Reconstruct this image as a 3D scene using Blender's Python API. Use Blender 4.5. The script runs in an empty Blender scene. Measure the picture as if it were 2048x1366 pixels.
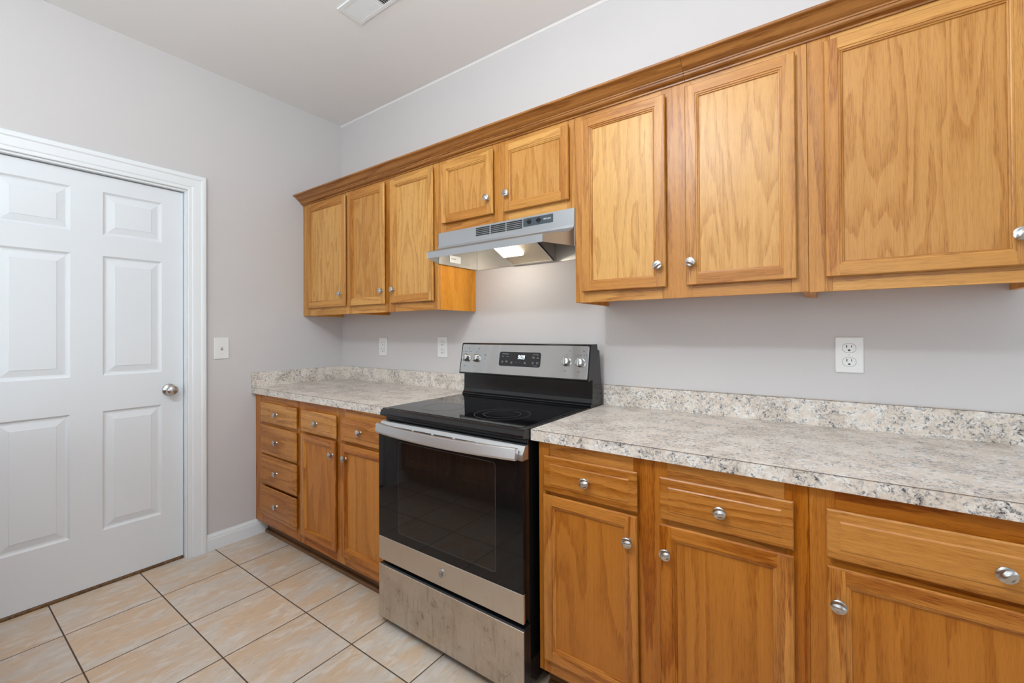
import bpy, math, random
from mathutils import Matrix, Vector
random.seed(7)
sc = bpy.context.scene
COL = sc.collection

# ------------------------------------------------------------------ camera
F_PX, SX, SY = 869.76, -4.85, -25.56
YAW, PITCH, ROLL = 0.6252, 0.0069, -0.0058
cam_d = bpy.data.cameras.new('camera')
cam = bpy.data.objects.new('camera', cam_d)
COL.objects.link(cam)
cam_d.sensor_width = 36.0
cam_d.lens = F_PX / 2048 * 36
cam_d.shift_x = -SX / 2048
cam_d.shift_y = SY / 2048
cam_d.clip_start = 0.02
_F = Vector((-math.sin(YAW) * math.cos(PITCH), math.cos(YAW) * math.cos(PITCH), math.sin(PITCH)))
_R = Vector((math.cos(YAW), math.sin(YAW), 0))
_U = _R.cross(_F)
_R2 = _R * math.cos(ROLL) + _U * math.sin(ROLL)
_U2 = _U * math.cos(ROLL) - _R * math.sin(ROLL)
cam.matrix_world = Matrix(((_R2.x, _U2.x, -_F.x, 2.8872), (_R2.y, _U2.y, -_F.y, -1.8851), (_R2.z, _U2.z, -_F.z, 1.253), (0, 0, 0, 1)))
sc.camera = cam

# ------------------------------------------------------------------ world, lights, exposure
sc.view_settings.view_transform = 'Standard'
sc.view_settings.look = 'None'
sc.view_settings.gamma = 1.0
sc.view_settings.use_curve_mapping = False
sc.view_settings.exposure = 0.0
w = bpy.data.worlds.new('world')
sc.world = w
w.use_nodes = True
w.node_tree.nodes['Background'].inputs[0].default_value = (0.80, 0.90, 1.0, 1)
w.node_tree.nodes['Background'].inputs[1].default_value = 1.0


def lamp(name, kind, loc, energy, color, rot=(0, 0, 0), **kw):
    d = bpy.data.lights.new(name, kind)
    d.energy = energy
    d.color = color
    for k, v in kw.items():
        setattr(d, k, v)
    o = bpy.data.objects.new(name, d)
    o.location = loc
    o.rotation_euler = rot
    COL.objects.link(o)
    return o


# two ceiling lamps and the daylight of two windows (right end wall, wall behind the camera)
NEUTRAL = (0.92, 1.0, 1.06)
lamp('ceiling_lamp', 'POINT', (2.10, -2.25, 2.58), 48, NEUTRAL, shadow_soft_size=0.07)
lamp('ceiling_lamp', 'POINT', (2.20, -1.40, 2.45), 9, NEUTRAL, shadow_soft_size=0.10)
lamp('fill_uplight', 'AREA', (2.6, -2.2, 1.75), 32, NEUTRAL, (math.pi, 0, 0), shape='DISK', size=0.5)  # unseen fill lamp, added to brighten the room off the ceiling
lamp('window_daylight', 'AREA', (5.45, -1.9, 1.50), 12, (0.66, 0.83, 1.0), (0, math.pi / 2, 0), shape='RECTANGLE', size=1.9, size_y=2.6)
lamp('window_daylight', 'AREA', (2.3, -4.42, 1.50), 28, (0.90, 0.98, 1.0), (math.pi / 2, 0, 0), shape='RECTANGLE', size=3.2, size_y=1.7)


# ------------------------------------------------------------------ mesh helpers
class MB:
    """Collects shapes for one mesh object; every vertex carries a wood-grain coordinate."""

    def __init__(s):
        s.v = []; s.f = []; s.g = []; s.t = []; s.m = []; s.sm = []
        s.T = None; s.board()

    def board(s, axis='z', tone=None):
        s.ax = axis
        s.off = (random.uniform(-40, 40), random.uniform(-40, 40), random.uniform(-40, 40))
        s.tone = random.random() if tone is None else tone
        return s

    def _g(s, p):
        x, y, z = p
        a = {'z': (x, y, z), 'x': (z, y, x), 'y': (x, z, y)}[s.ax]
        return (a[0] + s.off[0], a[1] + s.off[1], a[2] + s.off[2])

    def add(s, vs, fs, mat=0, smooth=False):
        b = len(s.v)
        for p in vs:
            q = s.T @ Vector(p) if s.T else Vector(p)
            s.v.append(tuple(q)); s.g.append(s._g(q)); s.t.append(s.tone)
        for f in fs:
            s.f.append([b + i for i in f]); s.m.append(mat); s.sm.append(smooth)
        return s

    def box(s, x0, x1, y0, y1, z0, z1, c=0.0, mat=0):
        if x0 > x1: x0, x1 = x1, x0
        if y0 > y1: y0, y1 = y1, y0
        if z0 > z1: z0, z1 = z1, z0
        if c <= 0:
            vs = [(x, y, z) for z in (z0, z1) for y in (y0, y1) for x in (x0, x1)]
            return s.add(vs, [(0, 2, 3, 1), (4, 5, 7, 6), (0, 1, 5, 4), (1, 3, 7, 5), (3, 2, 6, 7), (2, 0, 4, 6)], mat)
        vs = []; idx = {}
        for i, X in enumerate((x0, x1)):
            for j, Y in enumerate((y0, y1)):
                for k, Z in enumerate((z0, z1)):
                    dx, dy, dz = c * (1 - 2 * i), c * (1 - 2 * j), c * (1 - 2 * k)
                    idx[i, j, k, 0] = len(vs); vs.append((X, Y + dy, Z + dz))
                    idx[i, j, k, 1] = len(vs); vs.append((X + dx, Y, Z + dz))
                    idx[i, j, k, 2] = len(vs); vs.append((X + dx, Y + dy, Z))
        fs = []
        I = lambda a: idx[a]
        for i in (0, 1):
            q = [I((i, 0, 0, 0)), I((i, 1, 0, 0)), I((i, 1, 1, 0)), I((i, 0, 1, 0))]
            fs.append(q if i else q[::-1])
            q = [I((0, i, 0, 1)), I((1, i, 0, 1)), I((1, i, 1, 1)), I((0, i, 1, 1))]
            fs.append(q[::-1] if i else q)
            q = [I((0, 0, i, 2)), I((1, 0, i, 2)), I((1, 1, i, 2)), I((0, 1, i, 2))]
            fs.append(q if i else q[::-1])
        for i in (0, 1):
            for j in (0, 1):
                fs.append([I((i, j, 0, 0)), I((i, j, 1, 0)), I((i, j, 1, 1)), I((i, j, 0, 1))])
                fs.append([I((i, 0, j, 0)), I((i, 1, j, 0)), I((i, 1, j, 2)), I((i, 0, j, 2))])
                fs.append([I((0, i, j, 1)), I((1, i, j, 1)), I((1, i, j, 2)), I((0, i, j, 2))])
                for k in (0, 1):
                    fs.append([I((i, j, k, 0)), I((i, j, k, 1)), I((i, j, k, 2))])
        return s.add(vs, fs, mat)

    def prism(s, poly, a, b, axis='x', mat=0, smooth=False, caps=True):
        """poly: list of 2-D points; extruded along axis from a to b."""
        n = len(poly)
        def P(u, v, t):
            return {'x': (t, u, v), 'y': (u, t, v), 'z': (u, v, t)}[axis]
        vs = [P(u, v, a) for u, v in poly] + [P(u, v, b) for u, v in poly]
        fs = [(i, (i + 1) % n, n + (i + 1) % n, n + i) for i in range(n)]
        s.add(vs, fs, mat, smooth)
        if caps:
            s.add(vs[:n], [tuple(range(n))[::-1]], mat)
            s.add(vs[n:], [tuple(range(n))], mat)
        return s

    def rrect(s, u0, u1, v0, v1, w0, w1, r, seg=5, mat=0, c=0.0):
        """rounded rectangle plate in local (u,v), from depth w0 to w1 (w1 = front), front edge chamfer c"""
        def loop(u0, u1, v0, v1, r, w):
            o = []
            for cx, cy, a0 in ((u1 - r, v1 - r, 0), (u0 + r, v1 - r, 90), (u0 + r, v0 + r, 180), (u1 - r, v0 + r, 270)):
                for k in range(seg + 1):
                    a = math.radians(a0 + 90 * k / seg)
                    o.append((cx + r * math.cos(a), cy + r * math.sin(a), w))
            return o
        L = [loop(u0, u1, v0, v1, r, w0)]
        if c > 0:
            L.append(loop(u0, u1, v0, v1, r, w1 - c))
            L.append(loop(u0 + c, u1 - c, v0 + c, v1 - c, max(r - c, 1e-4), w1))
        else:
            L.append(loop(u0, u1, v0, v1, r, w1))
        n = len(L[0]); vs = [p for l in L for p in l]; fs = []
        for a in range(len(L) - 1):
            for i in range(n):
                j = (i + 1) % n
                fs.append((a * n + i, a * n + j, (a + 1) * n + j, (a + 1) * n + i))
        fs.append(tuple(range((len(L) - 1) * n, len(L) * n)))
        fs.append(tuple(range(n))[::-1])
        return s.add(vs, fs, mat)

    def lathe(s, prof, seg=32, mat=0, smooth=True, caps=True):
        """prof: (r, h) pairs, axis = local +Z"""
        vs = []; fs = []
        for r, h in prof:
            for k in range(seg):
                a = 2 * math.pi * k / seg
                vs.append((r * math.cos(a), r * math.sin(a), h))
        for i in range(len(prof) - 1):
            for k in range(seg):
                l = (k + 1) % seg
                fs.append((i * seg + k, i * seg + l, (i + 1) * seg + l, (i + 1) * seg + k))
        s.add(vs, fs, mat, smooth)
        for i, rev in ((0, True), (len(prof) - 1, False)):
            if caps and prof[i][0] > 1e-6:
                q = vs[i * seg:(i + 1) * seg]
                s.add(q, [tuple(range(seg))[::-1] if rev else tuple(range(seg))], mat, False)
        return s

    def frame_ring(s, y, x0, x1, z0, z1, prof, sgn=-1, boards=None, mat=0):
        """mitred ring on a plane y=const: prof = (inset, height) pairs, height towards sgn*y. boards: 4 (axis,off,tone) sides L,R,B,T"""
        def rect(i, h):
            return [(x0 + i, y + sgn * h, z0 + i), (x1 - i, y + sgn * h, z0 + i), (x1 - i, y + sgn * h, z1 - i), (x0 + i, y + sgn * h, z1 - i)]
        for side, key in ((0, 'B'), (1, 'R'), (2, 'T'), (3, 'L')):
            if boards:
                s.ax, s.off, s.tone = boards[key]
            vs = []; fs = []
            for i, h in prof:
                r = rect(i, h)
                vs += [r[side], r[(side + 1) % 4]]
            for k in range(len(prof) - 1):
                fs.append((2 * k, 2 * k + 1, 2 * k + 3, 2 * k + 2))
            s.add(vs, fs, mat)
        return s

    def text(s, body, size, origin, ux, uy, mat=0, align='CENTER', depth=0.0):
        cu = bpy.data.curves.new('t', 'FONT')
        cu.body = body; cu.size = size; cu.align_x = align; cu.align_y = 'CENTER'; cu.extrude = depth
        cu.resolution_u = 2
        o = bpy.data.objects.new('t', cu)
        COL.objects.link(o)
        dg = bpy.context.evaluated_depsgraph_get()
        me = bpy.data.meshes.new_from_object(o.evaluated_get(dg))
        ux = Vector(ux).normalized(); uy = Vector(uy).normalized(); O = Vector(origin)
        wz = ux.cross(uy)
        s.add([tuple(O + ux * v.co.x + uy * v.co.y + wz * v.co.z) for v in me.vertices], [tuple(p.vertices) for p in me.polygons], mat)
        bpy.data.objects.remove(o); bpy.data.meshes.remove(me); bpy.data.curves.remove(cu)
        return s

    def build(s, name, mats, parent=None, loc=None, bevel=0, recalc=True):
        me = bpy.data.meshes.new(name)
        me.from_pydata(s.v, [], s.f)
        if not isinstance(mats, (list, tuple)): mats = [mats]
        for m in mats: me.materials.append(m)
        me.polygons.foreach_set('material_index', s.m)
        me.polygons.foreach_set('use_smooth', s.sm)
        a = me.attributes.new('grain', 'FLOAT_VECTOR', 'POINT')
        a.data.foreach_set('vector', [c for g in s.g for c in g])
        a = me.attributes.new('tone', 'FLOAT', 'POINT')
        a.data.foreach_set('value', s.t)
        me.validate()
        if recalc:
            import bmesh
            bm = bmesh.new(); bm.from_mesh(me)
            bmesh.ops.recalc_face_normals(bm, faces=bm.faces)
            bm.to_mesh(me); bm.free()
        me.update()
        o = bpy.data.objects.new(name, me)
        COL.objects.link(o)
        attach(o, parent)
        if loc: o.location = loc
        if bevel:
            b = o.modifiers.new('bevel', 'BEVEL'); b.width = bevel; b.segments = 3; b.limit_method = 'ANGLE'; b.angle_limit = math.radians(40)
        return o


BASE = {}


def attach(o, parent):
    """keep mesh coordinates in room space although the parent Empty stands at its own base"""
    if parent is None: return
    o.parent = parent
    base = BASE.get(parent.name)
    if base is not None:
        o.matrix_parent_inverse = Matrix.Translation(-base)


def thing(name, label, cat, loc, group=None):
    o = bpy.data.objects.new(name, None)
    o.empty_display_size = 0.1
    COL.objects.link(o)
    o.location = loc
    BASE[o.name] = Vector(loc)
    return tag(o, label, cat, group)


def tag(o, label, cat, group=None):
    o['label'] = label; o['category'] = cat
    if group: o['group'] = group
    return o


def struct(o):
    o['kind'] = 'structure'
    return o


# ------------------------------------------------------------------ materials
class NT:
    def __init__(s, name):
        s.m = bpy.data.materials.new(name); s.m.use_nodes = True
        s.t = s.m.node_tree; s.b = s.t.nodes['Principled BSDF']

    def n(s, typ, ins=None, **props):
        nd = s.t.nodes.new('ShaderNode' + typ)
        for k, v in props.items(): setattr(nd, k, v)
        for k, v in (ins or {}).items(): s.set(nd.inputs[k], v)
        return nd

    def set(s, inp, v):
        if isinstance(v, bpy.types.NodeSocket): s.t.links.new(v, inp)
        elif isinstance(v, bpy.types.Node): s.t.links.new(v.outputs[0], inp)
        else: inp.default_value = v

    def math(s, op, a, b=0.0, c=0.0, clamp=False):
        nd = s.n('Math', {0: a, 1: b, 2: c}, operation=op, use_clamp=clamp)
        return nd.outputs[0]

    def vmul(s, v, k):
        return s.n('VectorMath', {0: v, 1: k}, operation='MULTIPLY').outputs[0]

    def vadd(s, v, k):
        return s.n('VectorMath', {0: v, 1: k}, operation='ADD').outputs[0]

    def noise(s, vec, scale=1.0, detail=2.0, rough=0.5, dist=0.0):
        return s.n('TexNoise', {'Vector': vec, 'Scale': scale, 'Detail': detail, 'Roughness': rough, 'Distortion': dist}).outputs[0]

    def ramp(s, fac, stops, interp='LINEAR'):
        nd = s.n('ValToRGB', {0: fac})
        r = nd.color_ramp; r.interpolation = interp
        while len(r.elements) < len(stops): r.elements.new(0.5)
        for e, (p, c) in zip(r.elements, stops):
            e.position = p
            e.color = (c, c, c, 1) if not isinstance(c, (tuple, list)) else (*c, 1)
        return nd.outputs[0]

    def mix(s, fac, a, b, blend='MIX'):
        nd = s.n('Mix', data_type='RGBA', blend_type=blend)
        for i, v in ((0, fac), (6, a), (7, b)):
            if isinstance(v, tuple) and len(v) == 3: v = (*v, 1)
            s.set(nd.inputs[i], v)
        return nd.outputs[2]

    def col(s, v): s.set(s.b.inputs['Base Color'], (*v, 1) if isinstance(v, tuple) else v)

    def p(s, **kw):
        for k, v in kw.items():
            s.set(s.b.inputs[{'rough': 'Roughness', 'metal': 'Metallic', 'coat': 'Coat Weight', 'coatr': 'Coat Roughness', 'spec': 'Specular IOR Level', 'aniso': 'Anisotropic'}[k]], v)
        return s

    def bump(s, h, strength=0.3, dist=0.001):
        s.set(s.b.inputs['Normal'], s.n('Bump', {'Height': h, 'Strength': strength, 'Distance': dist}).outputs[0])

    def obj(s): return s.n('TexCoord').outputs['Object']


def oak(name, light, dark, fig=(8, 8, 0.55), bands=9, contrast=1.0, pore=0.6, rough=0.36):
    k = NT(name)
    a = k.n('Attribute', attribute_name='grain').outputs['Vector']
    tone = k.n('Attribute', attribute_name='tone').outputs['Fac']
    n1 = k.noise(k.vmul(a, fig), 1, 2.0, 0.42, 0.15)
    wob = k.noise(k.vmul(a, (130, 130, 9)), 1, 2.0, 0.6)
    f = k.math('ADD', k.math('MULTIPLY', n1, bands), k.math('MULTIPLY', wob, 0.5))
    fr = k.math('FRACT', f)
    band = k.ramp(fr, [(0, 0.0), (0.45, 0.12), (0.80, 0.9), (0.93, 1.0), (1.0, 0.0)])
    st = k.noise(k.vmul(a, (120, 120, 1.6)), 1, 3, 0.6)
    fac = k.math('ADD', k.math('MULTIPLY', band, 0.62 * contrast), k.math('MULTIPLY', k.ramp(st, [(0.32, 0.0), (0.70, 1.0)]), 0.42), clamp=True)
    c = k.mix(fac, light, dark)
    po = k.noise(k.vmul(a, (620, 620, 26)), 1, 1.5, 0.55)
    pm = k.ramp(po, [(0.50, 0.0), (0.62, 1.0)])
    pm2 = k.math('MULTIPLY', pm, k.math('ADD', k.math('MULTIPLY', band, 0.65), 0.35))
    c = k.mix(k.math('MULTIPLY', pm2, pore), c, tuple(x * y for x, y in zip(dark, (0.50, 0.42, 0.38))))
    tn = k.n('HueSaturation', {'Hue': k.math('ADD', 0.4925, k.math('MULTIPLY', tone, 0.012)), 'Saturation': k.math('ADD', 1.09, k.math('MULTIPLY', tone, -0.08)), 'Value': k.math('ADD', 0.84, k.math('MULTIPLY', tone, 0.28)), 'Color': c}).outputs[0]
    k.col(tn)
    k.p(rough=rough, spec=0.45)
    k.bump(k.math('MULTIPLY', pm, -1.0), 0.12, 0.0006)
    return k.m


OAK_F = oak('oak_frame', (0.595, 0.300, 0.088), (0.40, 0.165, 0.037))
OAK_P = oak('oak_panel_veneer', (0.64, 0.355, 0.120), (0.49, 0.235, 0.062), fig=(10, 10, 1.3), bands=9, contrast=0.95, pore=0.5)
OAK_FB = oak('base_oak_frame', (0.565, 0.240, 0.060), (0.32, 0.100, 0.021), pore=0.75, rough=0.30)  # frame and panel oak of the base cabinets, darker and redder
OAK_PB = oak('base_oak_panel', (0.50, 0.197, 0.042), (0.345, 0.115, 0.0195), fig=(6, 6, 0.9), bands=8, contrast=0.9, pore=0.45)
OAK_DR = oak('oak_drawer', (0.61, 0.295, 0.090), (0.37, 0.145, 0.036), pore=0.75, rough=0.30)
OAK_C = oak('oak_crown', (0.40, 0.18, 0.055), (0.24, 0.092, 0.024), bands=10)
OAK_S = oak('oak_side_lamp_glow', (0.80, 0.36, 0.060), (0.64, 0.255, 0.034), fig=(5, 5, 0.6), bands=9)  # side oak brightened to orange, hood lamp glow put into the colour
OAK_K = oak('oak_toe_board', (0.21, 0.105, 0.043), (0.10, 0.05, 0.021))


def paint(name, c, rough=0.6, bump=0.08, scale=260):
    k = NT(name)
    v = k.obj()
    big = k.noise(v, 1.3, 2)
    k.col(k.mix(k.ramp(big, [(0.3, 0.0), (0.7, 1.0)]), tuple(x * 0.985 for x in c), tuple(min(x * 1.012, 1) for x in c)))
    k.p(rough=rough, spec=0.3)
    k.bump(k.noise(v, scale, 3), bump, 0.001)
    return k.m


WALL = paint('greige_wall_paint', (0.61, 0.585, 0.578))
CEIL = paint('ceiling_paint', (0.84, 0.84, 0.84), 0.8)
WHITE = paint('white_trim_paint', (0.80, 0.825, 0.84), 0.35, 0.03, 120)
DOORW = paint('white_door_paint', (0.76, 0.79, 0.815), 0.4, 0.05, 180)


def simple(name, c, rough=0.4, metal=0.0, spec=0.5, noise=0.0):
    k = NT(name)
    if noise:
        n = k.noise(k.obj(), 40, 3)
        k.col(k.mix(n, tuple(x * (1 - noise) for x in c), tuple(min(1, x * (1 + noise)) for x in c)))
    else:
        k.col(c)
    k.p(rough=rough, metal=metal, spec=spec)
    return k.m


PLASTIC = simple('white_plastic', (0.80, 0.80, 0.78), 0.25)
DARKSLOT = simple('dark_slot', (0.01, 0.01, 0.01), 0.6)
ENAMEL = simple('black_enamel', (0.008, 0.008, 0.009), 0.16)
BLACKP = simple('black_plastic', (0.012, 0.012, 0.013), 0.3)
GREYP = simple('hood_switch_panel', (0.05, 0.065, 0.075), 0.35)
SEAM = simple('laminate_seam', (0.17, 0.12, 0.09), 0.6)
SHIM = simple('raw_shim_wood', (0.45, 0.42, 0.38), 0.8, noise=0.2)
PRINT = simple('dark_print', (0.03, 0.03, 0.03), 0.5)
LPRINT = simple('light_print', (0.55, 0.57, 0.6), 0.5)
NICKEL_K = NT('brushed_nickel')
NICKEL_K.col((0.56, 0.55, 0.53)); NICKEL_K.p(rough=0.27, metal=1.0)
NICKEL = NICKEL_K.m


def glass_black():
    k = NT('black_ceramic_glass')
    v = k.obj()
    n = k.noise(v, 60, 4, 0.6)
    k.col((0.006, 0.006, 0.007))
    k.p(rough=k.ramp(n, [(0.4, 0.03), (0.8, 0.08)]), spec=0.34)
    return k.m


GLASS = glass_black()
WINGLASS = NT('oven_window_glass'); WINGLASS.col((0.011, 0.0085, 0.0075)); WINGLASS.p(rough=0.03, spec=0.46); WINGLASS = WINGLASS.m
WINEDGE = simple('oven_window_edge', (0.045, 0.045, 0.045), 0.2)


def steel(name, c, rough, streak=0.06, axis='x', stain=0.0, wavy=0.0):
    k = NT(name)
    v = k.obj()
    sc_ = {'x': (2, 300, 900), 'z': (500, 300, 3)}[axis]
    n = k.noise(k.vmul(v, sc_), 1, 3, 0.6)
    col = k.mix(n, tuple(x * (1 - streak) for x in c), tuple(min(1, x * (1 + streak)) for x in c))
    r = k.math('ADD', rough, k.math('MULTIPLY', n, 0.06))
    if stain:
        s1 = k.noise(k.vmul(v, (9, 9, 7)), 1, 5, 0.65)
        s2 = k.noise(k.vmul(v, (90, 50, 5)), 1, 4, 0.65)
        s3 = k.noise(v, 34, 6, 0.7)
        s4 = k.noise(k.vmul(v, (4, 4, 9)), 1, 2, 0.5)
        m = k.ramp(s1, [(0.42, 0.0), (0.70, 0.55)])
        m2 = k.math('MULTIPLY', k.ramp(s2, [(0.55, 0.0), (0.64, 1.0)]), k.ramp(s4, [(0.42, 0.0), (0.56, 0.9)]))
        m3 = k.math('MULTIPLY', k.ramp(s3, [(0.56, 0.0), (0.66, 1.0)]), k.ramp(s1, [(0.42, 0.0), (0.58, 0.9)]))
        col = k.mix(k.math('MULTIPLY', m, stain), col, (0.36, 0.27, 0.18))
        col = k.mix(k.math('MULTIPLY', m2, stain * 0.5), col, (0.22, 0.18, 0.13))
        col = k.mix(k.math('MULTIPLY', m3, stain * 0.75), col, (0.16, 0.12, 0.075))
        r = k.math('ADD', r, k.math('MULTIPLY', m, 0.18))
        k.p(metal=k.math('SUBTRACT', 1.0, k.math('MULTIPLY', m, 0.5)))
    else:
        k.p(metal=1.0)
    k.col(col)
    k.p(rough=r)
    h = k.math('MULTIPLY', n, 0.0003 * 0.012)
    if wavy:
        h = k.math('ADD', h, k.math('MULTIPLY', k.noise(k.vmul(v, (13, 13, 2.2)), 1, 1, 0.4), wavy))
    k.bump(h, 1.0, 1.0)
    return k.m


STEEL = steel('brushed_stainless', (0.60, 0.605, 0.61), 0.30)
STEEL_P = steel('control_panel_stainless', (0.50, 0.495, 0.485), 0.13, streak=0.03, wavy=0.003)
STEEL_D = steel('stained_stainless', (0.60, 0.54, 0.475), 0.34, stain=0.9)
STEEL_B = steel('door_band_stainless', (0.62, 0.565, 0.50), 0.30, stain=0.12)
STEEL_U = steel('bright_handle_stainless', (0.64, 0.645, 0.65), 0.36)
STEEL_H = steel('hood_stainless', (0.52, 0.545, 0.565), 0.30)
STEEL_I = steel('hood_inner_stainless', (0.58, 0.56, 0.53), 0.38)


def granite():
    k = NT('granite_laminate')
    v = k.obj()
    big = k.noise(v, 11, 3, 0.55, 0.4)
    mid = k.noise(v, 42, 4, 0.62, 0.6)
    fine = k.noise(v, 170, 3, 0.65, 0.6)
    fine2 = k.noise(k.vadd(v, (3.1, 1.7, 5.2)), 75, 5, 0.75, 0.8)
    c = k.mix(k.ramp(mid, [(0.40, 0.0), (0.60, 1.0)]), (0.72, 0.625, 0.53), (0.83, 0.79, 0.735))
    c = k.mix(k.math('MULTIPLY', k.ramp(big, [(0.45, 0.0), (0.62, 1.0)]), 0.4), c, (0.54, 0.44, 0.35))
    reg = k.ramp(k.math('ADD', k.math('MULTIPLY', big, 0.45), k.math('MULTIPLY', mid, 0.55)), [(0.42, 0.12), (0.55, 1.0)])
    grey = k.math('MULTIPLY', k.ramp(fine2, [(0.505, 0.0), (0.555, 1.0)]), reg)
    c = k.mix(k.math('MULTIPLY', grey, 0.70), c, (0.24, 0.235, 0.24))
    dark = k.math('MULTIPLY', k.ramp(fine, [(0.525, 0.0), (0.58, 1.0)]), k.math('ADD', k.math('MULTIPLY', grey, 0.65), k.math('MULTIPLY', reg, 0.4)))
    c = k.mix(k.math('MULTIPLY', dark, 0.92), c, (0.045, 0.043, 0.047))
    k.col(c)
    k.p(rough=0.34, spec=0.5)
    return k.m


GRAN = granite()

TX, TPX, TY, TPY = -0.0269, 0.3410, -1.5002, 0.3321


def tile():
    k = NT('beige_ceramic_tile')
    v = k.obj()
    sx = k.n('SeparateXYZ', {0: v})
    u = k.math('DIVIDE', k.math('SUBTRACT', sx.outputs[0], TX), TPX)
    t = k.math('DIVIDE', k.math('SUBTRACT', sx.outputs[1], TY), TPY)
    du = k.math('MULTIPLY', k.math('PINGPONG', u, 0.5), TPX)
    dt = k.math('MULTIPLY', k.math('PINGPONG', t, 0.5), TPY)
    d = k.math('MINIMUM', du, dt)
    wob = k.math('MULTIPLY', k.math('SUBTRACT', k.noise(v, 60, 2), 0.5), 0.0012)
    d = k.math('ADD', d, wob)
    grout = k.ramp(k.math('MULTIPLY', d, 100.0), [(0.20, 1.0), (0.29, 0.0)])
    cell = k.n('CombineXYZ', {0: k.math('FLOOR', u), 1: k.math('FLOOR', t)}).outputs[0]
    rnd = k.n('TexWhiteNoise', {'Vector': cell}, noise_dimensions='3D')
    off = k.vmul(rnd.outputs['Color'], (30, 30, 30))
    p = k.vadd(v, off)
    n1 = k.noise(k.vmul(p, (9, 3.2, 1)), 1, 4, 0.55, 0.5)
    n2 = k.noise(k.vmul(p, (26, 9, 1)), 1, 5, 0.65, 0.5)
    n3 = k.noise(k.vmul(p, (70, 22, 1)), 1, 4, 0.7)
    c = k.mix(k.ramp(n1, [(0.42, 0.0), (0.58, 1.0)]), (0.61, 0.535, 0.455), (0.63, 0.465, 0.315))
    c = k.mix(k.math('MULTIPLY', k.ramp(n2, [(0.50, 0.0), (0.64, 1.0)]), 0.75), c, (0.70, 0.64, 0.57))
    c = k.mix(k.math('MULTIPLY', k.ramp(n3, [(0.52, 0.0), (0.68, 1.0)]), 0.4), c, (0.43, 0.325, 0.235))
    vv = k.n('HueSaturation', {'Value': k.math('ADD', 0.94, k.math('MULTIPLY', rnd.outputs['Value'], 0.10)), 'Color': c}).outputs[0]
    c = k.mix(grout, vv, (0.085, 0.055, 0.036))
    k.col(c)
    k.p(rough=k.math('ADD', 0.34, k.math('MULTIPLY', grout, 0.5)), spec=0.4)
    h = k.math('ADD', k.math('MULTIPLY', grout, -1.0), k.math('MULTIPLY', n3, 0.12))
    k.bump(h, 0.5, 0.0015)
    return k.m


TILE = tile()


def emit(name, c, s):
    k = NT(name)
    k.col((0.8, 0.8, 0.8))
    k.b.inputs['Emission Color'].default_value = (*c, 1)
    k.b.inputs['Emission Strength'].default_value = s
    return k.m


LENS = emit('lit_hood_lens', (1.0, 0.90, 0.76), 5.0)
DIGIT = emit('lit_clock_digits', (0.75, 0.90, 1.0), 2.6)


def mesh_filter():
    k = NT('aluminium_mesh_filter')
    v = k.obj()
    s = k.n('SeparateXYZ', {0: v})
    a = k.math('PINGPONG', k.math('MULTIPLY', k.math('ADD', s.outputs[0], s.outputs[1]), 150), 0.5)
    b = k.math('PINGPONG', k.math('MULTIPLY', k.math('SUBTRACT', s.outputs[0], s.outputs[1]), 150), 0.5)
    m = k.ramp(k.math('MINIMUM', a, b), [(0.10, 1.0), (0.22, 0.0)])
    k.col(k.mix(m, (0.22, 0.17, 0.11), (0.78, 0.70, 0.58)))
    k.p(rough=0.4, metal=0.6)
    k.bump(m, 0.6, 0.001)
    return k.m


FILTER = mesh_filter()

# ------------------------------------------------------------------ the room shell
CZ = 2.7825
XR, YF = 5.5, -4.45
m = MB(); m.box(-0.12, XR + 0.12, YF - 0.12, 0.12, -0.12, 0.0); struct(m.build('floor', TILE))
m = MB(); m.box(-0.12, XR + 0.12, YF - 0.12, 0.12, CZ, CZ + 0.12); struct(m.build('ceiling', CEIL))
m = MB(); m.box(-0.12, XR + 0.12, 0.0, 0.12, 0.0, CZ); struct(m.build('wall_back', WALL))
DY0, DY1, DZ = -1.772, -0.973, 2.052      # door opening
m = MB()
m.box(-0.12, 0, DY1, 0.0, 0, CZ); m.box(-0.12, 0, YF, DY0, 0, CZ); m.box(-0.12, 0, DY0, DY1, DZ, CZ)
struct(m.build('wall_left', WALL))
# the unseen walls, each with its window opening
m = MB()
m.box(XR, XR + 0.12, YF, -3.25, 0, CZ); m.box(XR, XR + 0.12, -0.55, 0, 0, CZ); m.box(XR, XR + 0.12, -3.25, -0.55, 0, 0.5); m.box(XR, XR + 0.12, -3.25, -0.55, 2.5, CZ)
struct(m.build('wall_right', WALL))
m = MB()
m.box(-0.12, 0.95, YF - 0.12, YF, 0, CZ); m.box(4.25, XR + 0.12, YF - 0.12, YF, 0, CZ); m.box(0.95, 4.25, YF - 0.12, YF, 0, 0.65); m.box(0.95, 4.25, YF - 0.12, YF, 2.45, CZ)
struct(m.build('wall_front', WALL))
m = MB(); m.prism([(-0.0125, CZ - 0.001), (0.0, CZ - 0.001), (0.0, CZ - 0.009), (-0.0025, CZ - 0.009)], 0.0, XR, 'x'); struct(m.build('trim_3', CEIL))

# baseboard on the left wall, between door casing and the toe space
bp = [(0.0, 0.0), (0.015, 0.0), (0.015, 0.062), (0.012, 0.070), (0.012, 0.076), (0.006, 0.088), (0.004, 0.093), (0.0, 0.093)]
m = MB(); m.prism(bp, -0.885, -0.541, 'y'); struct(m.build('baseboard_left', WHITE))
m = MB(); m.prism(bp, YF, DY0 - 0.095, 'y'); struct(m.build('baseboard_front', WHITE))

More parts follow.
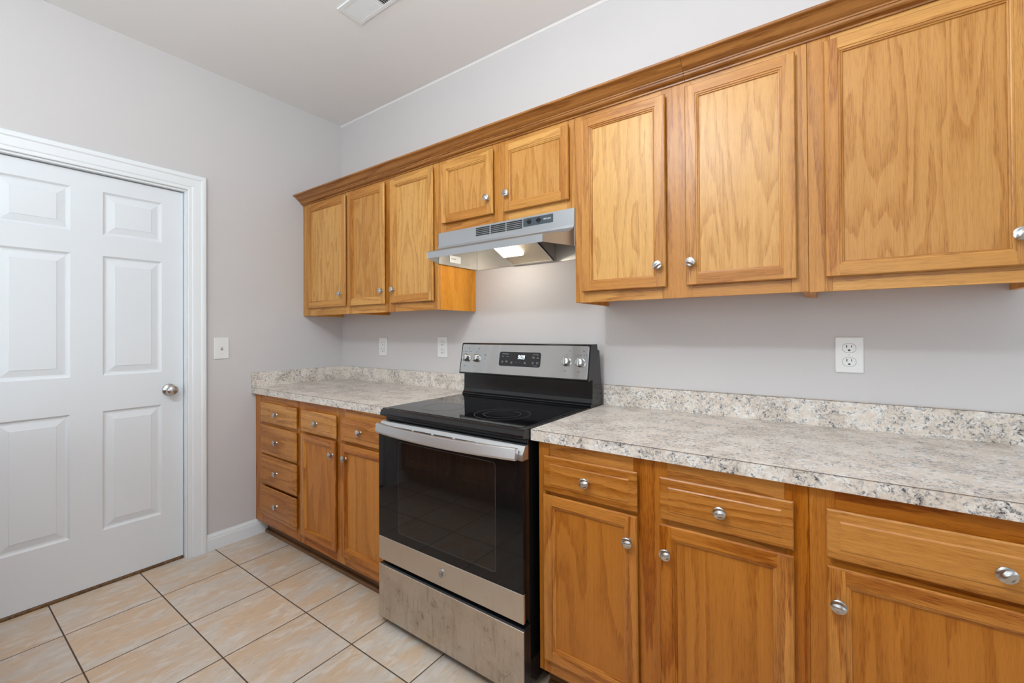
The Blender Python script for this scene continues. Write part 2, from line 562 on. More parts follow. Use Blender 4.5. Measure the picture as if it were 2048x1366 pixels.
# door casing swept round the opening, mitred
cp = [(0.000, 0.000), (0.000, 0.009), (0.003, 0.012), (0.018, 0.0125), (0.022, 0.0155), (0.030, 0.0165), (0.052, 0.0175), (0.060, 0.0175), (0.066, 0.0225), (0.076, 0.0235), (0.084, 0.0225), (0.087, 0.020), (0.087, 0.0)]
ci = 0.006
m = MB(); vs = []; fs = []; n = len(cp)
for d, h in cp:
    y0, y1, z = DY0 + ci - d - 2 * ci, DY1 - ci + d + 2 * ci, DZ + ci + d
    vs += [(h, y1, 0.0), (h, y1, z), (h, y0, z), (h, y0, 0.0)]
for i in range(n - 1):
    for j in range(3):
        fs.append((4 * i + j, 4 * i + j + 1, 4 * i + 4 + j + 1, 4 * i + 4 + j))
m.add(vs, fs); struct(m.build('trim_1', WHITE))
# jamb lining with stop
m = MB()
m.box(-0.12, 0.001, DY1 - 0.003, DY1 + 0.004, 0, DZ); m.box(-0.12, 0.001, DY0 - 0.004, DY0 + 0.003, 0, DZ); m.box(-0.12, 0.001, DY0, DY1, DZ - 0.004, DZ + 0.004)
m.box(-0.12, -0.075, DY1 - 0.013, DY1, 0, DZ); m.box(-0.12, -0.075, DY0, DY0 + 0.013, 0, DZ); m.box(-0.12, -0.075, DY0, DY1, DZ - 0.015, DZ)
struct(m.build('trim_2', WHITE))

m = MB(); m.box(-0.10, -0.026, DY0 + 0.004, DY1 - 0.004, 0.0, 0.0135, 0.002); struct(m.build('door_gap_shade', OAK_K))  # dark strip added under the door, standing in for the gap's shade
# six-panel door
DX = -0.028
dy0, dy1, dz0, dz1 = DY0 + 0.006, DY1 - 0.006, 0.0165, DZ - 0.008
ys = [dy0, -1.668, -1.429, -1.314, -1.075, dy1]
zs = [dz0, 0.276, 0.869, 1.046, 1.644, 1.748, 1.964, dz1]
m = MB()
def dq(ya, yb, za, zb): m.add([(DX, ya, za), (DX, yb, za), (DX, yb, zb), (DX, ya, zb)], [(0, 1, 2, 3)])
for i in range(5):
    for j in range(7):
        if i in (1, 3) and j in (1, 3, 5):
            ya, yb, za, zb = ys[i], ys[i + 1], zs[j], zs[j + 1]
            prof = [(0, 0), (0.004, -0.004), (0.009, -0.0085), (0.016, -0.0095), (0.045, -0.003), (0.0465, -0.0012), (0.049, -0.0012)]
            R = []
            for a, h in prof:
                R += [(DX + h, ya + a, za + a), (DX + h, yb - a, za + a), (DX + h, yb - a, zb - a), (DX + h, ya + a, zb - a)]
            fs = []
            for q in range(len(prof) - 1):
                for e in range(4):
                    fs.append((4 * q + e, 4 * q + (e + 1) % 4, 4 * q + 4 + (e + 1) % 4, 4 * q + 4 + e))
            l = 4 * (len(prof) - 1); fs.append((l, l + 1, l + 2, l + 3))
            m.add(R, fs)
        else:
            dq(ys[i], ys[i + 1], zs[j], zs[j + 1])
m.box(DX - 0.035, DX - 0.0105, dy0, dy1, dz0, dz1)
for a, b, c, d in ((dy0, dy0, dz0, dz1), (dy1, dy1, dz0, dz1)): m.add([(DX, a, c), (DX - 0.035, a, c), (DX - 0.035, a, d), (DX, a, d)], [(0, 1, 2, 3)])
for z in (dz0, dz1): m.add([(DX, dy0, z), (DX, dy1, z), (DX - 0.035, dy1, z), (DX - 0.035, dy0, z)], [(0, 1, 2, 3)])
door = m.build('door_1', DOORW); struct(door)
k = MB(); k.T = Matrix.Translation((DX, -1.042, 0.946)) @ Matrix.Rotation(math.pi / 2, 4, 'Y')
k.lathe([(0.0, 0.0), (0.033, 0.0), (0.033, 0.004), (0.029, 0.009), (0.016, 0.012), (0.0125, 0.016), (0.0125, 0.026), (0.016, 0.031), (0.024, 0.037), (0.0275, 0.046), (0.0265, 0.054), (0.022, 0.061), (0.014, 0.0655), (0.006, 0.067), (0.0, 0.0672)], 40)
k.build('door_knob', NICKEL, door)['label'] = 'round satin nickel door knob with rose'

# ------------------------------------------------------------------ cabinet parts
YU, YB = -0.2964, -0.607        # face frame planes of the wall and base cabinets
TH = 0.019

# one nickel knob with a swirled face; copies share the mesh
def knob_mesh():
    k = MB(); seg = 36
    k.T = Matrix.Rotation(math.pi / 2, 4, 'X')      # local +Z -> -Y
    k.lathe([(0.0085, 0.0), (0.0085, 0.0015), (0.006, 0.004), (0.0055, 0.010), (0.008, 0.0145), (0.0145, 0.0175), (0.016, 0.0195), (0.0158, 0.0213)], seg)
    vs = []; fs = []; R = 10
    for i in range(R + 1):
        r = 0.0158 * (1 - i / R)
        for j in range(seg):
            a = 2 * math.pi * j / seg
            x, y = r * math.cos(a), r * math.sin(a)
            q = r / 0.0158
            h = 0.0213 + 0.0042 * (1 - q * q)
            edge = min(1, (1 - q) * 4)
            h += edge * 0.0011 * math.cos((y + 0.35 * x * (x / 0.016)) / 0.0158 * 2.1 * math.pi)
            vs.append((x, y, h))
    for i in range(R):
        for j in range(seg):
            l = (j + 1) % seg
            fs.append((i * seg + j, i * seg + l, (i + 1) * seg + l, (i + 1) * seg + j))
    k.add(vs, fs, 0, True)
    o = k.build('cabinet_knob', NICKEL)
    me = o.data; bpy.data.objects.remove(o)
    return me


KNOB = knob_mesh()


def add_knob(parent, x, y, z, name='cabinet_knob', rot=None):
    o = bpy.data.objects.new(name, KNOB); COL.objects.link(o)
    o.parent = parent
    o.location = (x, y, z); o.rotation_euler = (0, random.uniform(-0.9, 0.9) if rot is None else rot, 0)
    return o


def make_door(parent, x0, x1, z0, z1, yf, fm, pm, knob, panel_tone=None):
    m = MB(); sw = 0.034; y = yf - 0.0015
    B = {}
    for key, ax in (('L', 'z'), ('R', 'z'), ('B', 'x'), ('T', 'x')):
        m.board(ax); B[key] = (m.ax, m.off, m.tone)
    def use(k): m.ax, m.off, m.tone = B[k]
    # outer edge: back bevel and small front arris
    m.frame_ring(y, x0, x1, z0, z1, [(0.009, 0.0), (0.0, 0.011), (0.0, 0.0145), (0.003, 0.0185)], boards=B)
    fy = y - 0.0185; e = 0.003
    def q(a, b, c, d): m.add([(a, fy, c), (b, fy, c), (b, fy, d), (a, fy, d)], [(0, 1, 2, 3)])
    use('L'); q(x0 + e, x0 + sw, z0 + e, z1 - e)
    use('R'); q(x1 - sw, x1 - e, z0 + e, z1 - e)
    use('B'); q(x0 + sw, x1 - sw, z0 + e, z0 + sw)
    use('T'); q(x0 + sw, x1 - sw, z1 - sw, z1 - e)
    # beaded inner moulding
    m.frame_ring(y, x0 + sw, x1 - sw, z0 + sw, z1 - sw, [(0, 0.0185), (0.0008, 0.0160), (0.0042, 0.0160), (0.0062, 0.0152), (0.0072, 0.0125), (0.0104, 0.0120), (0.0116, 0.0070), (0.0125, 0.0050)], boards=B)
    d = m.build('door', fm, parent)
    p = MB().board('z', panel_tone); a = sw + 0.010
    p.box(x0 + a, x1 - a, y - 0.0075, y - 0.002, z0 + a, z1 - a)
    po = p.build('door_panel', pm, d)
    if knob: add_knob(d, knob[0], y - 0.0185, knob[1])
    return d


def make_drawer(parent, x0, x1, z0, z1, yf, fm, knob=True, tone=None):
    m = MB().board('x', tone); y = yf - 0.0015; b = 0.027
    m.frame_ring(y, x0, x1, z0, z1, [(0.009, 0.0), (0.0, 0.011), (0.0, 0.0135), (0.0035, 0.0165), (b - 0.003, 0.0172), (b, 0.0195), (b + 0.001, 0.0197)])
    i = b + 0.001
    m.add([(x0 + i, y - 0.0197, z0 + i), (x1 - i, y - 0.0197, z0 + i), (x1 - i, y - 0.0197, z1 - i), (x0 + i, y - 0.0197, z1 - i)], [(0, 1, 2, 3)])
    d = m.build('drawer', fm, parent)
    if knob: add_knob(d, (x0 + x1) / 2, y - 0.0197, (z0 + z1) / 2 + 0.002)
    return d


def face_frame(parent, x0, x1, z0, z1, yf, stiles, rails, fm):
    """stiles: x ranges full height; rails: (x range, z range)"""
    m = MB()
    for a, b in stiles:
        m.board('z'); m.box(a, b, yf, yf + TH, z0, z1, 0.0006)
    for a, b, c, d in rails:
        m.board('x'); m.box(a, b, yf + 0.0004, yf + TH, c, d, 0.0006)
    return m.build('face_frame', fm, parent)


UZ0, UZ1 = 1.3684, 2.145


def wall_cabinet(label, x0, x1, z0, stiles, doors, bottom_mat=None):
    t = thing('wall_cabinet', label, 'cabinet', ((x0 + x1) / 2, -0.15, z0), 'oak wall cabinets over the counter')
    w = 0.016
    m = MB().board('z')
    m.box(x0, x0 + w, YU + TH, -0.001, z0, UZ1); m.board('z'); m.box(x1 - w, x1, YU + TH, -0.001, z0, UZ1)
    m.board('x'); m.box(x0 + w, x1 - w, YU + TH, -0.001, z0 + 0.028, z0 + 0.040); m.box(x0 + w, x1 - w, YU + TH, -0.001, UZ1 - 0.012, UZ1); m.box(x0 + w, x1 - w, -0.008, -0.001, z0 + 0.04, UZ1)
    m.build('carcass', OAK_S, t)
    rails = []
    for i in range(len(stiles) - 1):
        a, b = stiles[i][1], stiles[i + 1][0]
        rails += [(a, b, z0, z0 + 0.058), (a, b, UZ1 - 0.07, UZ1)]
    face_frame(t, x0, x1, z0, UZ1, YU, stiles, rails, OAK_F)
    for d in doors: make_door(t, *d, YU, OAK_F, OAK_P, None) if len(d) == 4 else make_door(t, *d[:4], YU, OAK_F, OAK_P, *d[4:])
    return t


DT, DB = 2.0965, 1.4105
wall_cabinet('narrow one-door oak wall cabinet in the corner against the left wall', 0.001, 0.526, UZ0, [(0.001, 0.092), (0.497, 0.526)],
             [(0.074, 0.513, DB + 0.006, DT + 0.006, (0.470, 1.494))])
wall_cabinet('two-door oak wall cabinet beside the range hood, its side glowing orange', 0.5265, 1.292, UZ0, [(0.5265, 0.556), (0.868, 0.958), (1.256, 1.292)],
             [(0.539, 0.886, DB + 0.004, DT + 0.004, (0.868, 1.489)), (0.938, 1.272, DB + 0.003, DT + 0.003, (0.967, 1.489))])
wall_cabinet('short two-door oak cabinet above the stainless range hood', 1.2925, 2.0725, 1.755, [(1.2925, 1.350), (1.645, 1.738), (2.036, 2.0725)],
             [(1.333, 1.662, 1.796, DT, (1.635, 1.870)), (1.720, 2.052, 1.791, DT, (1.746, 1.869))])
wall_cabinet('tall two-door oak wall cabinet right of the range hood', 2.073, 2.8525, UZ0, [(2.073, 2.126), (2.42, 2.521), (2.808, 2.8525)],
             [(2.109, 2.437, DB - 0.002, DT - 0.002, (2.412, 1.485), 0.75), (2.504, 2.824, DB - 0.002, DT + 0.001, (2.523, 1.486), 0.5)])
wall_cabinet('oak wall cabinet at the right picture edge with a wide wavy-grained door', 2.8535, 3.345, UZ0 - 0.002, [(2.8535, 2.91), (3.285, 3.345)],
             [(2.893, 3.302, DB - 0.004, DT + 0.003, (3.272, 1.480), 0.0)])
# crown moulding, two lengths meeting over the third tall door
crp = [(YU - 0.0005, 2.120), (-0.302, 2.120), (-0.3025, 2.125), (-0.306, 2.1265), (-0.313, 2.1295), (-0.3175, 2.134), (-0.319, 2.1395), (-0.3225, 2.1405), (-0.3235, 2.1445), (-0.329, 2.147), (-0.337, 2.1520),
       (-0.344, 2.159), (-0.350, 2.165), (-0.357, 2.169), (-0.366, 2.1715), (-0.3685, 2.1735), (-0.3685, 2.180), (-0.352, 2.181), (-0.30, 2.1485), (YU - 0.0005, 2.146)]
for a, b, lab in ((0.001, 2.5025, 'dark oak crown moulding along the left cabinets into the corner'), (2.5035, 3.38, 'oak crown moulding length above the rightmost wall cabinets')):
    m = MB().board('x', 0.45); m.prism(crp, a, b, 'x')
    o = m.build('crown_molding', OAK_C); tag(o, lab, 'molding', 'crown moulding lengths')

# base cabinets
BZ0, BZ1 = 0.096, 0.880


def base_cabinet(label, x0, x1, stiles, rails, doors, drawers, left_end=True, dm=None):
    t = thing('base_cabinet', label, 'cabinet', ((x0 + x1) / 2, -0.3, 0.0), 'oak base cabinets under the counter')
    w = 0.016
    m = MB().board('z')
    m.box(x0, x0 + w, YB + TH, -0.002, BZ0, BZ1 - 0.001); m.board('z'); m.box(x1 - w, x1, YB + TH, -0.002, BZ0, BZ1 - 0.001)
    m.box(x0, x0 + w, -0.525, -0.002, 0, BZ0); m.box(x1 - w, x1, -0.525, -0.002, 0, BZ0)
    m.board('x'); m.box(x0 + w, x1 - w, YB + TH, -0.002, BZ0, BZ0 + 0.016)
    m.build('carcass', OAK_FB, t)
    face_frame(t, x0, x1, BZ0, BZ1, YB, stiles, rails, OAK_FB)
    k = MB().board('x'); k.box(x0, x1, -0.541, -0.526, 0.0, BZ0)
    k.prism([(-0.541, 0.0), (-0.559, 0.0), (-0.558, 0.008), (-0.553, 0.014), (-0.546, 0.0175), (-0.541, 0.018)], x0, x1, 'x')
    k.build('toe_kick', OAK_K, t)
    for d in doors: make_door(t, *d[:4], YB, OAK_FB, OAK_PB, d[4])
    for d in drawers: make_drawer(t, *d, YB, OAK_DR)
    return t


DRT, DRB, DOT, DOB = 0.835, 0.7185, 0.7025, 0.150
base_cabinet('stack of four oak drawers in the corner by the white door', 0.003, 0.530, [(0.003, 0.118), (0.495, 0.530)],
             [(0.118, 0.495, 0.82, BZ1), (0.118, 0.495, 0.69, 0.725), (0.118, 0.495, 0.51, 0.545), (0.118, 0.495, 0.33, 0.36), (0.118, 0.495, BZ0, 0.17)], [],
             [(0.102, 0.516, 0.719, 0.834), (0.102, 0.516, 0.531, 0.699), (0.102, 0.516, 0.349, 0.520), (0.102, 0.516, 0.158, 0.334)])
base_cabinet('oak base cabinet with two drawers and two doors left of the stove', 0.531, 1.306, [(0.531, 0.58), (0.878, 0.957), (1.255, 1.306)],
             [(0.58, 0.878, 0.82, BZ1), (0.957, 1.255, 0.82, BZ1), (0.58, 0.878, 0.69, 0.735), (0.957, 1.255, 0.69, 0.735), (0.58, 0.878, BZ0, 0.17), (0.957, 1.255, BZ0, 0.17)],
             [(0.563, 0.895, DOB + 0.002, DOT + 0.004, (0.871, 0.637)), (0.938, 1.275, DOB, DOT + 0.001, (0.985, 0.637))],
             [(0.564, 0.896, DRB - 0.001, DRT - 0.001), (0.939, 1.275, DRB, DRT)])
base_cabinet('oak base cabinet with two drawers and two doors right of the stove', 2.0865, 2.855, [(2.0865, 2.130), (2.42, 2.52), (2.805, 2.855)],
             [(2.13, 2.42, 0.82, BZ1), (2.52, 2.805, 0.82, BZ1), (2.13, 2.42, 0.69, 0.735), (2.52, 2.805, 0.69, 0.735), (2.13, 2.42, BZ0, 0.17), (2.52, 2.805, BZ0, 0.17)],
             [(2.113, 2.4365, DOB, DOT + 0.002, (2.412, 0.630)), (2.502, 2.824, DOB, DOT, (2.522, 0.627))],
             [(2.114, 2.437, DRB - 0.003, DRT), (2.502, 2.824, DRB - 0.002, DRT)])
base_cabinet('oak base cabinet at the right picture edge with one wide drawer', 2.8555, 3.485, [(2.8555, 2.906), (3.43, 3.485)],
             [(2.906, 3.43, 0.82, BZ1), (2.906, 3.43, 0.69, 0.735), (2.906, 3.43, BZ0, 0.17)],
             [(2.889, 3.449, DOB, DOT, (2.910, 0.624))],
             [(2.889, 3.449, DRB + 0.001, DRT)])

# countertops with backsplash
CT, CB, CYF = 0.9185, 0.8805, -0.632
BST, BSZ = 0.020, 1.0095
def seam_line(t, x0, x1):
    m = MB(); m.box(x0, x1, CYF - 0.0009, CYF, CT - 0.0016, CT - 0.0002); m.build('edge_seam', SEAM, t)
t = thing('countertop', 'short speckled granite-look countertop in the corner left of the stove', 'countertop', (0.65, -0.3, CB), 'granite-look countertops')
m = MB(); m.box(0.0015, 1.3135, CYF, -0.0015, CB, CT, 0.0008); m.build('slab', GRAN, t)
m = MB(); m.box(0.0215, 1.3135, -BST, -0.0015, CT - 0.0005, BSZ, 0.001); m.build('backsplash', GRAN, t)
m = MB(); m.box(0.0015, 0.0215, CYF, -0.0015, CT - 0.0005, BSZ, 0.001); m.build('side_splash', GRAN, t)
seam_line(t, 0.0015, 1.3135)
t = thing('countertop', 'long speckled granite-look countertop right of the stove', 'countertop', (2.8, -0.3, CB), 'granite-look countertops')
m = MB(); m.box(2.0690, 3.51, CYF, -0.0015, CB, CT, 0.0008); m.build('slab', GRAN, t)
m = MB(); m.box(2.0690, 3.51, -BST, -0.0015, CT - 0.0005, BSZ, 0.001); m.build('backsplash', GRAN, t)
m = MB(); m.box(2.0690, 3.51, -BST - 0.0006, -BST, BSZ - 0.002, BSZ - 0.0003); m.build('backsplash_seam', SEAM, t)
seam_line(t, 2.0690, 3.51)

# ------------------------------------------------------------------ the electric range
RX0, RX1, RYF = 1.3225, 2.0745, -0.690
rg = thing('electric_range', 'black and stainless freestanding electric range between the counters', 'stove', (1.694, -0.36, 0))
m = MB(); m.box(1.3165, 2.0655, -0.645, -0.025, 0.035, 0.893); m.build('body', ENAMEL, rg, bevel=0.003)
for i, (x, y) in enumerate(((1.345, -0.60), (2.035, -0.60), (1.345, -0.07), (2.035, -0.07))):
    k = MB(); k.T = Matrix.Translation((x, y, 0.0)); k.lathe([(0.022, 0.0), (0.022, 0.008), (0.012, 0.012), (0.012, 0.036)], 20); k.build('leveling_foot', BLACKP, rg)
# storage drawer
m = MB(); m.box(RX0, RX1, RYF + 0.004, -0.645, 0.036, 0.262, 0.003); dr = m.build('storage_drawer', BLACKP, rg)
m = MB(); m.T = Matrix(((1, 0, 0, 0), (0, 0, -1, RYF + 0.004), (0, 1, 0, 0), (0, 0, 0, 1)))
m.rrect(RX0, RX1, 0.036, 0.259, 0.0, 0.005, 0.002, 2, c=0.0015); o = m.build('drawer_front', STEEL_D, dr); o['label'] = 'stained stainless drawer front'
# oven door
m = MB(); m.box(RX0 + 0.002, RX1 - 0.002, RYF + 0.008, -0.648, 0.283, 0.842, 0.003); od = m.build('oven_door', ENAMEL, rg)
FR = Matrix(((1, 0, 0, 0), (0, 0, -1, RYF + 0.006), (0, 1, 0, 0), (0, 0, 0, 1)))
m = MB(); m.T = FR; m.rrect(RX0, RX1, 0.380, 0.8215, -0.004, 0.005, 0.001, 2); m.build('door_glass', GLASS, od)
m = MB(); m.T = FR; m.rrect(1.448, 1.960, 0.4185, 0.800, 0.0045, 0.0056, 0.012, 5); m.build('window_outline', WINEDGE, od)
m = MB(); m.T = FR; m.rrect(1.4505, 1.9575, 0.421, 0.7975, 0.005, 0.0061, 0.011, 5); m.build('oven_window', WINGLASS, od)
m = MB(); m.T = FR; m.rrect(RX0, RX1, 0.2815, 0.379, -0.004, 0.006, 0.001, 2, c=0.001); m.build('lower_band', STEEL_B, od)['label'] = 'warm stainless band below the glass'
m = MB()
m.prism([(RYF, 0.8225), (RYF, 0.8425), (RYF + 0.001, 0.8450), (RYF + 0.0165, 0.8680), (RYF + 0.0185, 0.8695), (-0.655, 0.8695), (-0.655, 0.8225)], RX0, RX1, 'x')
m.build('upper_band', STEEL_U, od)['label'] = 'sloped stainless vent band behind the handle'
for i in range(5):
    a = 1.425 + i * 0.1135
    m = MB(); m.T = Matrix.Translation((0, RYF + 0.0055, 0.8517)) @ Matrix.Rotation(math.radians(-34), 4, 'X')
    m.box(a, a + 0.100, -0.0006, 0.002, -0.004, 0.004)
    m.build('vent_slot', DARKSLOT, od)
# handle: a flat bar bowed outwards, with returns to the door
m = MB(); vs = []; fs = []; N = 24
for i in range(N + 1):
    s = i / N; x = 1.331 + (2.060 - 1.331) * s
    yo = -0.715 - 0.032 * (1 - (2 * s - 1) ** 2)
    yi = yo + 0.013
    vs += [(x, yo + 0.003, 0.826), (x, yo - 0.0008, 0.834), (x, yo + 0.0045, 0.8660), (x, yi + 0.002, 0.8675), (x, yi, 0.8255)]
for i in range(N):
    for j in range(5):
        fs.append((5 * i + j, 5 * i + (j + 1) % 5, 5 * i + 5 + (j + 1) % 5, 5 * i + 5 + j))
fs += [(0, 1, 2, 3, 4), tuple(range(5 * N, 5 * N + 5))]
m.add(vs, fs)
m.box(1.333, 1.360, -0.708, RYF, 0.829, 0.8645, 0.002); m.box(2.031, 2.058, -0.708, RYF, 0.829, 0.8645, 0.002)
m.build('handle', STEEL_U, od, bevel=0.0015)
# round maker's badge
m = MB(); m.T = Matrix.Translation((1.698, RYF - 0.0005, 0.333)) @ Matrix.Rotation(math.pi / 2, 4, 'X')
m.lathe([(0.0, 0.0), (0.0185, 0.0), (0.0185, 0.0015), (0.017, 0.0028), (0.0155, 0.0020), (0.0, 0.0020)], 36); bd = m.build('badge', STEEL, od)
m = MB(); m.text('GE', 0.019, (1.698, RYF - 0.0028, 0.333), (1, 0, 0), (0, 0, 1), depth=0.0002); m.build('badge_lettering', simple('badge_grey', (0.22, 0.21, 0.20), 0.4, 0.8), od)

# cooktop: black metal rim with ceramic glass
m = MB()
m.prism([(-0.676, 0.902), (-0.671, 0.915), (-0.660, 0.9215), (-0.640, 0.9225), (-0.120, 0.9225), (-0.120, 0.889), (-0.665, 0.889), (-0.675, 0.892)], 1.3150, 2.0665, 'x')
ct = m.build('cooktop', ENAMEL, rg, bevel=0.0025)
m = MB(); m.T = Matrix.Translation((0, 0, 0.9215)); m.rrect(1.331, 2.050, -0.652, -0.150, 0.0, 0.0022, 0.02, 6, c=0.001); m.build('glass_surface', GLASS, ct)
RING = simple('burner_print', (0.055, 0.054, 0.052), 0.3)
RING2 = simple('faint_burner_print', (0.014, 0.014, 0.014), 0.15)
for x, y, rr in ((1.842, -0.490, (0.1135, 0.076)), (1.530, -0.505, (0.093,)), (1.850, -0.245, (0.078,)), (1.535, -0.250, (0.078,))):
    m = MB(); m.T = Matrix.Translation((x, y, 0.9238))
    for r in rr: m.lathe([(r, 0.0), (r, 0.0002), (r - 0.0022, 0.0002), (r - 0.0022, 0.0)], 64, smooth=False, caps=False)
    m.build('burner_ring', RING if len(rr) > 1 else RING2, ct)

# backguard with the control panel
m = MB()
m.prism([(-0.128, 0.920), (-0.146, 0.924), (-0.146, 0.930), (-0.137, 0.938), (-0.130, 0.955), (-0.127, 1.040), (-0.166, 1.0345), (-0.1685, 1.0375), (-0.140, 1.1905), (-0.134, 1.195), (-0.078, 1.195), (-0.074, 1.172), (-0.055, 1.165), (-0.030, 0.960), (-0.030, 0.900), (-0.115, 0.900)], 1.3170, 2.0655, 'x')
bg = m.build('backguard', ENAMEL, rg, bevel=0.004)
Bp, Tp = Vector((0, -0.1685, 1.0365)), Vector((0, -0.1390, 1.1925))
uy = (Tp - Bp).normalized(); ux = Vector((1, 0, 0)); uz = ux.cross(uy)
PH = (Tp - Bp).length
def panel_T(): return Matrix(((ux.x, uy.x, uz.x, Bp.x), (ux.y, uy.y, uz.y, Bp.y), (ux.z, uy.z, uz.z, Bp.z), (0, 0, 0, 1)))
def pp(x, v, w=0.0): return Bp + ux * x + uy * v + uz * w
m = MB(); m.T = panel_T(); m.rrect(1.3240, 2.0585, 0.006, PH - 0.005, -0.002, 0.0028, 0.006, 5, c=0.001); m.build('control_panel', STEEL_P, bg)
m = MB(); m.T = panel_T(); m.rrect(1.5745, 1.8165, 0.0485, 0.119, 0.002, 0.0036, 0.011, 5, c=0.0005); m.build('display_panel', simple('display_black', (0.012, 0.012, 0.013), 0.18), bg)
# clock digits 9:09
SEG = {'9': 'abcdfg', '0': 'abcdef'}
m = MB(); m.T = panel_T()
def digit(ch, u, v, wd, h, th=0.0024, sl=0.16):
    S = lambda a, b: (u + a + sl * b, v + b, 0.0039)
    hh = h / 2
    segs = {'a': (0, wd, h - th, h), 'd': (0, wd, 0, th), 'g': (0, wd, hh - th / 2, hh + th / 2), 'f': (0, th, hh, h), 'e': (0, th, 0, hh), 'b': (wd - th, wd, hh, h), 'c': (wd - th, wd, 0, hh)}
    for q in SEG[ch]:
        a, b, c, d = segs[q]; g = 0.0003
        m.add([S(a + g, c + g), S(b - g, c + g), S(b - g, d - g), S(a + g, d - g)], [(0, 1, 2, 3)])
digit('9', 1.6870, 0.0855, 0.0098, 0.0175); digit('0', 1.7020, 0.0855, 0.0098, 0.0175); digit('9', 1.7150, 0.0855, 0.0098, 0.0175)
for dv in (0.005, 0.0115):
    m.add([(1.6990 + .16 * dv, 0.0855 + dv - .001, .0039), (1.7010 + .16 * dv, 0.0855 + dv - .001, .0039), (1.7010 + .16 * dv, 0.0855 + dv + .001, .0039), (1.6990 + .16 * dv, 0.0855 + dv + .001, .0039)], [(0, 1, 2, 3)])
m.build('clock_digits', DIGIT, bg)
def lab(t_, x, v, size=0.0052):
    m = MB(); m.text(t_, size, pp(x, v, 0.0039), ux, uy); m.build('key_label', LPRINT, bg)
lab('Cooking Options', 1.611, 0.1085, 0.0056); lab('Bake', 1.598, 0.0955); lab('Broil', 1.625, 0.0955)
lab('Oven\nLight', 1.596, 0.0695); lab('Change\nOff', 1.621, 0.0705); lab('Delay\nTime', 1.652, 0.0665); lab('+', 1.679, 0.0675, 0.008); lab('-', 1.701, 0.0675, 0.008); lab('Start\nHold', 1.730, 0.0675)
lab('Oven Settings', 1.788, 0.1085, 0.0054); lab('Timer\nOn/Off', 1.776, 0.0945); lab('Set\nClock', 1.800, 0.0945); lab('Self\nClean', 1.775, 0.0685); lab('Steam\nClean', 1.800, 0.0685); lab('Control Lock', 1.788, 0.0555, 0.004)
def dot(x, v, r=0.0016):
    m = MB(); m.T = panel_T()
    m.add([(x + r * math.cos(i * math.pi / 5), v + r * math.sin(i * math.pi / 5), 0.0031) for i in range(10)], [tuple(range(10))])
    m.build('dial_dot', PRINT, bg)
def dial(t_, x, v, size=0.006):
    m = MB(); m.text(t_, size, pp(x, v, 0.0031), ux, uy); m.build('dial_lettering', PRINT, bg)
KN = [(1.3560, 0.0820), (1.4245, 0.0815), (1.9515, 0.0815), (2.0205, 0.0800)]
for i, (x, v) in enumerate(KN):
    dot(x + 0.014, v + 0.050, 0.0024); dot(x - 0.012, v + 0.024)
    dot(x + 0.016, v - 0.026, 0.0010); dot(x + 0.021, v + 0.020, 0.0010)
    dial('OFF', x, v + 0.031); dial('MED', x - 0.004, v - 0.042, 0.0055)
    if i in (0, 3):
        dot(x - 0.010, v + 0.031); dot(x + 0.018, v + 0.031)
        dial('LO', x - 0.022, v + 0.032); dial('HI', x + 0.028, v + 0.032)
dot(1.482, 0.079, 0.0018)
dial('Surface\nHeat', 1.484, 0.098, 0.0052)
def range_knob():
    k = MB()
    k.lathe([(0.0205, 0.0), (0.0205, 0.004), (0.0195, 0.006), (0.0185, 0.016), (0.0175, 0.019), (0.0160, 0.0202), (0.0, 0.0202)], 40)
    k.box(-0.0042, 0.0042, -0.0178, 0.0178, 0.0195, 0.0300, 0.0015)
    o = k.build('burner_knob', [simple('knob_steel', (0.55, 0.55, 0.54), 0.25, 1.0)]); me = o.data; bpy.data.objects.remove(o); return me
RK = range_knob()
for x, v in KN:
    o = bpy.data.objects.new('burner_knob', RK); COL.objects.link(o); o.parent = bg
    T = panel_T(); T.translation = pp(x, v, 0.0026); o.matrix_local = T

# ------------------------------------------------------------------ range hood
hd = thing('range_hood', 'stainless under-cabinet range hood with lit lamp above the stove', 'range hood', (1.688, -0.2, 1.60))
HX0, HX1, HYF, HB, HT = 1.3035, 2.0715, -0.303, 1.600, 1.7545
rows = [(-0.303, 1.7545), (-0.3045, 1.686), (-0.307, 1.676), (-0.314, 1.666), (-0.328, 1.6575), (-0.35, 1.6515), (-0.40, 1.6425), (-0.445, 1.634), (-0.4505, 1.631), (-0.452, 1.627), (-0.452, HB)]
def hx(y):
    q = max(0, (-y + HYF) / (0.452 + HYF)); return HX0 + 0.0735 * q, HX1 - 0.0605 * q
m = MB(); vs = []; fs = []
for y, z in rows:
    a, b = hx(y); vs += [(a, y, z), (b, y, z)]
for i in range(len(rows) - 1): fs.append((2 * i, 2 * i + 1, 2 * i + 3, 2 * i + 2))
m.add(vs, fs)
for s in (0, 1):     # mitred front corners and side walls
    pts = [(hx(y)[s], y, z) for y, z in rows[1:]]
    n = len(pts); low = [(p[0], p[1], HB) for p in pts]
    m.add(pts + low[:-1], [(i, i + 1, (n + i + 1) if i + 1 < n - 1 else n - 1, n + i) for i in range(n - 1)])
    X = (HX0, HX1)[s]
    m.add([(X, HYF, HB), (X, -0.002, HB), (X, -0.002, HT), (X, HYF, HT)], [(0, 1, 2, 3)])
m.add([(HX0, HYF, HT), (HX1, HYF, HT), (HX1, -0.002, HT), (HX0, -0.002, HT)], [(0, 1, 2, 3)])
o = m.build('hood_shell', STEEL_H, hd)
so = o.modifiers.new('thickness', 'SOLIDIFY'); so.thickness = 0.0012; so.offset = -1
m = MB(); m.add([(HX0 + .002, -0.003, HB), (HX1 - .002, -0.003, HB), (HX1 - .002, -0.003, HT - .002), (HX0 + .002, -0.003, HT - .002)], [(0, 1, 2, 3)])
